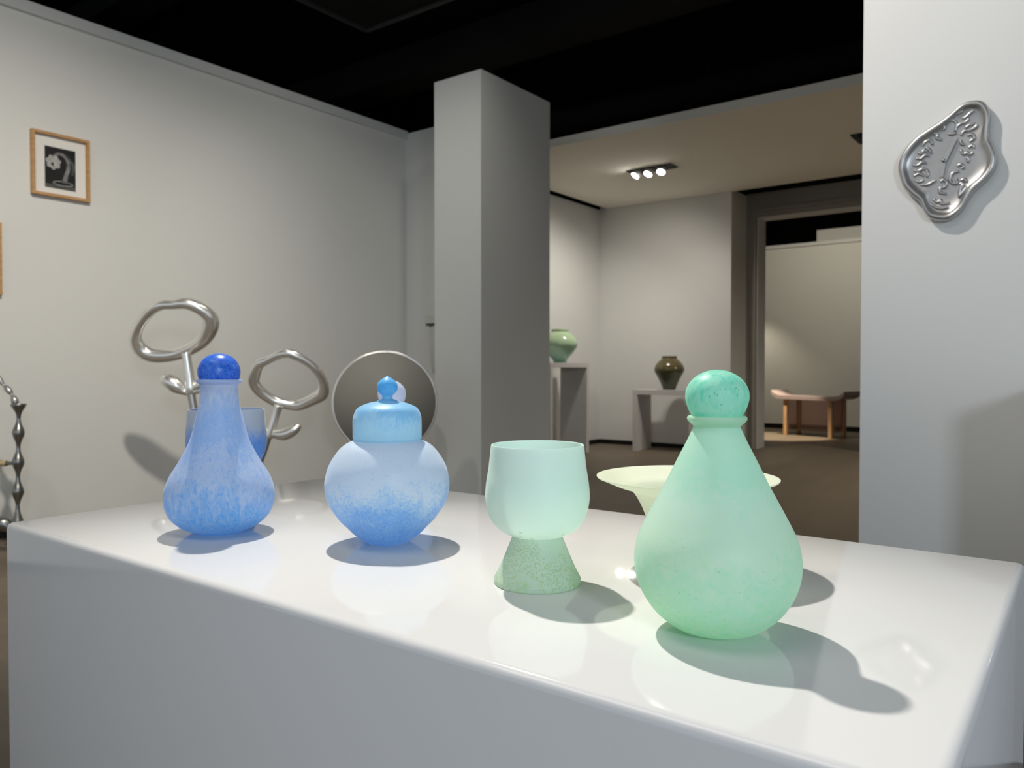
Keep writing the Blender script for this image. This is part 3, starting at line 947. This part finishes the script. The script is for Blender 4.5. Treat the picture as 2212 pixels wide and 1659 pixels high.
# ------------------------------------------------------------------ round standing mirror
def mirror():
    dp = 5.9
    c = at(832, 870, dp)
    base = Vector((c.x, c.y, 0))
    rz_ = math.atan2(c.x, -c.y)   # local -Y faces the camera
    t = empty('round_mirror', base, 'round grey disc mirror with a thin silver rim in front of the column', 'mirror', rz=math.atan2(c.y, c.x) - PI / 2)
    r_ = 109 * dp / FPX
    h = c.z
    lathe('disc', [(0, 0), (r_, 0), None, (r_, .02), None, (0, .02)], M['mirror_face'], t, (0, 0, h), seg=96, sub=False, rot=(PI / 2, 0, 0))
    n = 64
    ring = [((r_ + .003) * math.cos(2 * PI * i / n), -.008, h + (r_ + .003) * math.sin(2 * PI * i / n)) for i in range(n)]
    tube('rim', ring, [.011] * n, M['silver'], t, closed=True, seg=12, n=1)
    tube('stem', [(0, .03, h - r_ * .6), (0, .03, h * .3), (0, .03, .02)], [.014, .014, .014], M['dark_metal'], t, seg=12)
    lathe('base', [(0, 0), (.15, 0), (.155, .008), (.14, .018), (0, .022)], M['dark_metal'], t, (0, .03, 0), seg=48)
mirror()

# ------------------------------------------------------------------ white fixture on the back wall, half hidden by the column
t = empty('wall_dispenser', (-5.10, YB, 1.03), 'white rounded wall fixture with a dark slot half hidden behind the column', 'dispenser')
me = D.meshes.new('shell')
bm = bmesh.new()
rings = []
for z_, w_, d_ in ((0, .10, .06), (.02, .135, .08), (.10, .155, .10), (.25, .172, .115), (.45, .172, .115), (.485, .165, .11)):
    ring = []
    for i in range(20):
        a = PI * i / 19
        ring.append(bm.verts.new((-w_ * math.cos(a), -d_ * math.sin(a) ** .6, z_)))
    rings.append(ring)
for a, b2 in zip(rings, rings[1:]):
    for i in range(19):
        bm.faces.new((a[i], a[i + 1], b2[i + 1], b2[i]))
    bm.faces.new((a[19], a[0], b2[0], b2[19]))
bm.faces.new(rings[0]); bm.faces.new(rings[-1][::-1])
bmesh.ops.recalc_face_normals(bm, faces=bm.faces)
bm.to_mesh(me); bm.free()
link('shell', me, M['pot_white'], t, smooth=True)
box('slot', -.16, .16, -.110, -.0, .485, .505, M['slot'], t)
box('cap', -.165, .165, -.115, 0, .505, .585, M['pot_white'], t, bev=.008)

# ------------------------------------------------------------------ display tables and vases in the far room
def open_table(name, x0, x1, y0, y1, h, axis, label, thick=.06):
    t = empty(name, (x0, y0, 0), label, 'table')
    w_, d_ = x1 - x0, y1 - y0
    box('tabletop', 0, w_, 0, d_, h - thick, h, M['furn'], t, bev=.002)
    if axis == 'x':
        box('side_panel', 0, thick, 0, d_, 0, h - thick, M['furn'], t, bev=.002)
        box('side_panel', w_ - thick, w_, 0, d_, 0, h - thick, M['furn'], t, bev=.002)
    else:
        box('side_panel', 0, w_, 0, thick, 0, h - thick, M['furn'], t, bev=.002)
        box('side_panel', 0, w_, d_ - thick, d_, 0, h - thick, M['furn'], t, bev=.002)
    return t
open_table('display_table', -5.66, -5.25, 7.78, 8.69, 1.165, 'y', 'tall white open display table carrying the celadon jar', .06)
open_table('display_table', -4.88, -4.02, 9.187, 9.60, .815, 'x', 'low white open display table carrying the olive brown jar', .065)

k1 = .00595
lathe_v = lathe('celadon_jar', [(0, .003), (.075, 0), None, (.080, .004), (.082, .018), (.10, .05), (.155, .115), (.205, .185), (.225, .232), (.215, .285), (.175, .345), (.125, .385), (.105, .397), None, (.108, .405), (.112, .425), (.105, .430), None, (.095, .425), (.09, .39)], M['celadon'], None, (-5.45, 8.30, 1.165), seg=64)
tag(lathe_v, 'large pale green glazed jar on the tall white table', 'jar')
lathe_v = lathe('olive_jar', [(0, .003), (.075, 0), None, (.080, .004), (.086, .02), (.115, .09), (.150, .165), (.184, .225), (.196, .262), (.184, .310), (.155, .355), (.115, .395), (.100, .408), None, (.098, .414), (.100, .438), (.092, .442), None, (.085, .436), (.082, .40)], M['olive'], None, (-4.455, 9.40, .815), seg=64)
tag(lathe_v, 'olive brown glazed jar on the low white table', 'jar')

# ------------------------------------------------------------------ pink clear bench in the end room
def bench():
    M['pink'] = None
    m, nt, b, out = new_mat('pink_acrylic')
    n = noise(nt, 3)
    nt.links.new(ramp(nt, n, [(.3, (.52, .38, .36, 1)), (.7, (.60, .46, .42, 1))]), b.inputs['Base Color'])
    b.inputs['Roughness'].default_value = .15
    tr = nt.nodes.new('ShaderNodeBsdfTransparent')
    tr.inputs[0].default_value = (.95, .82, .78, 1)
    mx = nt.nodes.new('ShaderNodeMixShader')
    mx.inputs[0].default_value = .62
    nt.links.new(b.outputs[0], mx.inputs[1])
    nt.links.new(tr.outputs[0], mx.inputs[2])
    nt.links.new(mx.outputs[0], out.inputs['Surface'])
    mt, nt, b, out = new_mat('pink_acrylic_top')
    n = noise(nt, 3)
    nt.links.new(ramp(nt, n, [(.3, (.34, .27, .26, 1)), (.7, (.42, .33, .31, 1))]), b.inputs['Base Color'])
    b.inputs['Roughness'].default_value = .2
    A = Vector((-4.06, 12.86, 0)); B = Vector((-3.24, 12.62, 0))
    d = (B - A).normalized()
    ang = math.atan2(d.y, d.x)
    t = empty('altar_bench', A, 'clear pink bench with upturned ends in the end room beyond the doorway', 'bench', rz=ang)
    L_ = (B - A).length
    dep = .45
    # top with upturned ends
    bm = bmesh.new()
    prof = [(-.22, .735), (-.17, .690), (-.10, .660), (0, .650), (L_ / 2, .650), (L_, .650), (L_ + .10, .660), (L_ + .17, .690), (L_ + .22, .735)]
    low, hi = [], []
    for x_, z_ in prof:
        low.append((bm.verts.new((x_, -.03, z_ - .06)), bm.verts.new((x_, dep, z_ - .06))))
        hi.append((bm.verts.new((x_, -.03, z_)), bm.verts.new((x_, dep, z_))))
    for i in range(len(prof) - 1):
        bm.faces.new((hi[i][0], hi[i + 1][0], hi[i + 1][1], hi[i][1]))
        bm.faces.new((low[i][0], low[i][1], low[i + 1][1], low[i + 1][0]))
        bm.faces.new((low[i][0], low[i + 1][0], hi[i + 1][0], hi[i][0]))
        bm.faces.new((low[i][1], hi[i][1], hi[i + 1][1], low[i + 1][1]))
    bm.faces.new((low[0][0], hi[0][0], hi[0][1], low[0][1]))
    bm.faces.new((low[-1][0], low[-1][1], hi[-1][1], hi[-1][0]))
    bmesh.ops.recalc_face_normals(bm, faces=bm.faces)
    me = D.meshes.new('bench_top')
    bm.to_mesh(me)
    bm.free()
    link('bench_top', me, mt, t)
    for x_ in (0, L_ - .06):
        for y_ in (.0, dep - .08):
            box('leg', x_, x_ + .06, y_, y_ + .06, 0, .59, M['copper_acrylic'], t, bev=.004)
    box('panel', .06, L_ - .06, dep - .05, dep - .03, .10, .59, m, t)
    box('stretcher', .06, L_ - .06, dep - .07, dep - .02, .06, .10, mt, t)
    for y_ in (.06,):
        box('end_panel', .02, .04, y_, dep - .08, .10, .59, m, t)
        box('end_panel', L_ - .04, L_ - .02, y_, dep - .08, .10, .59, m, t)
bench()
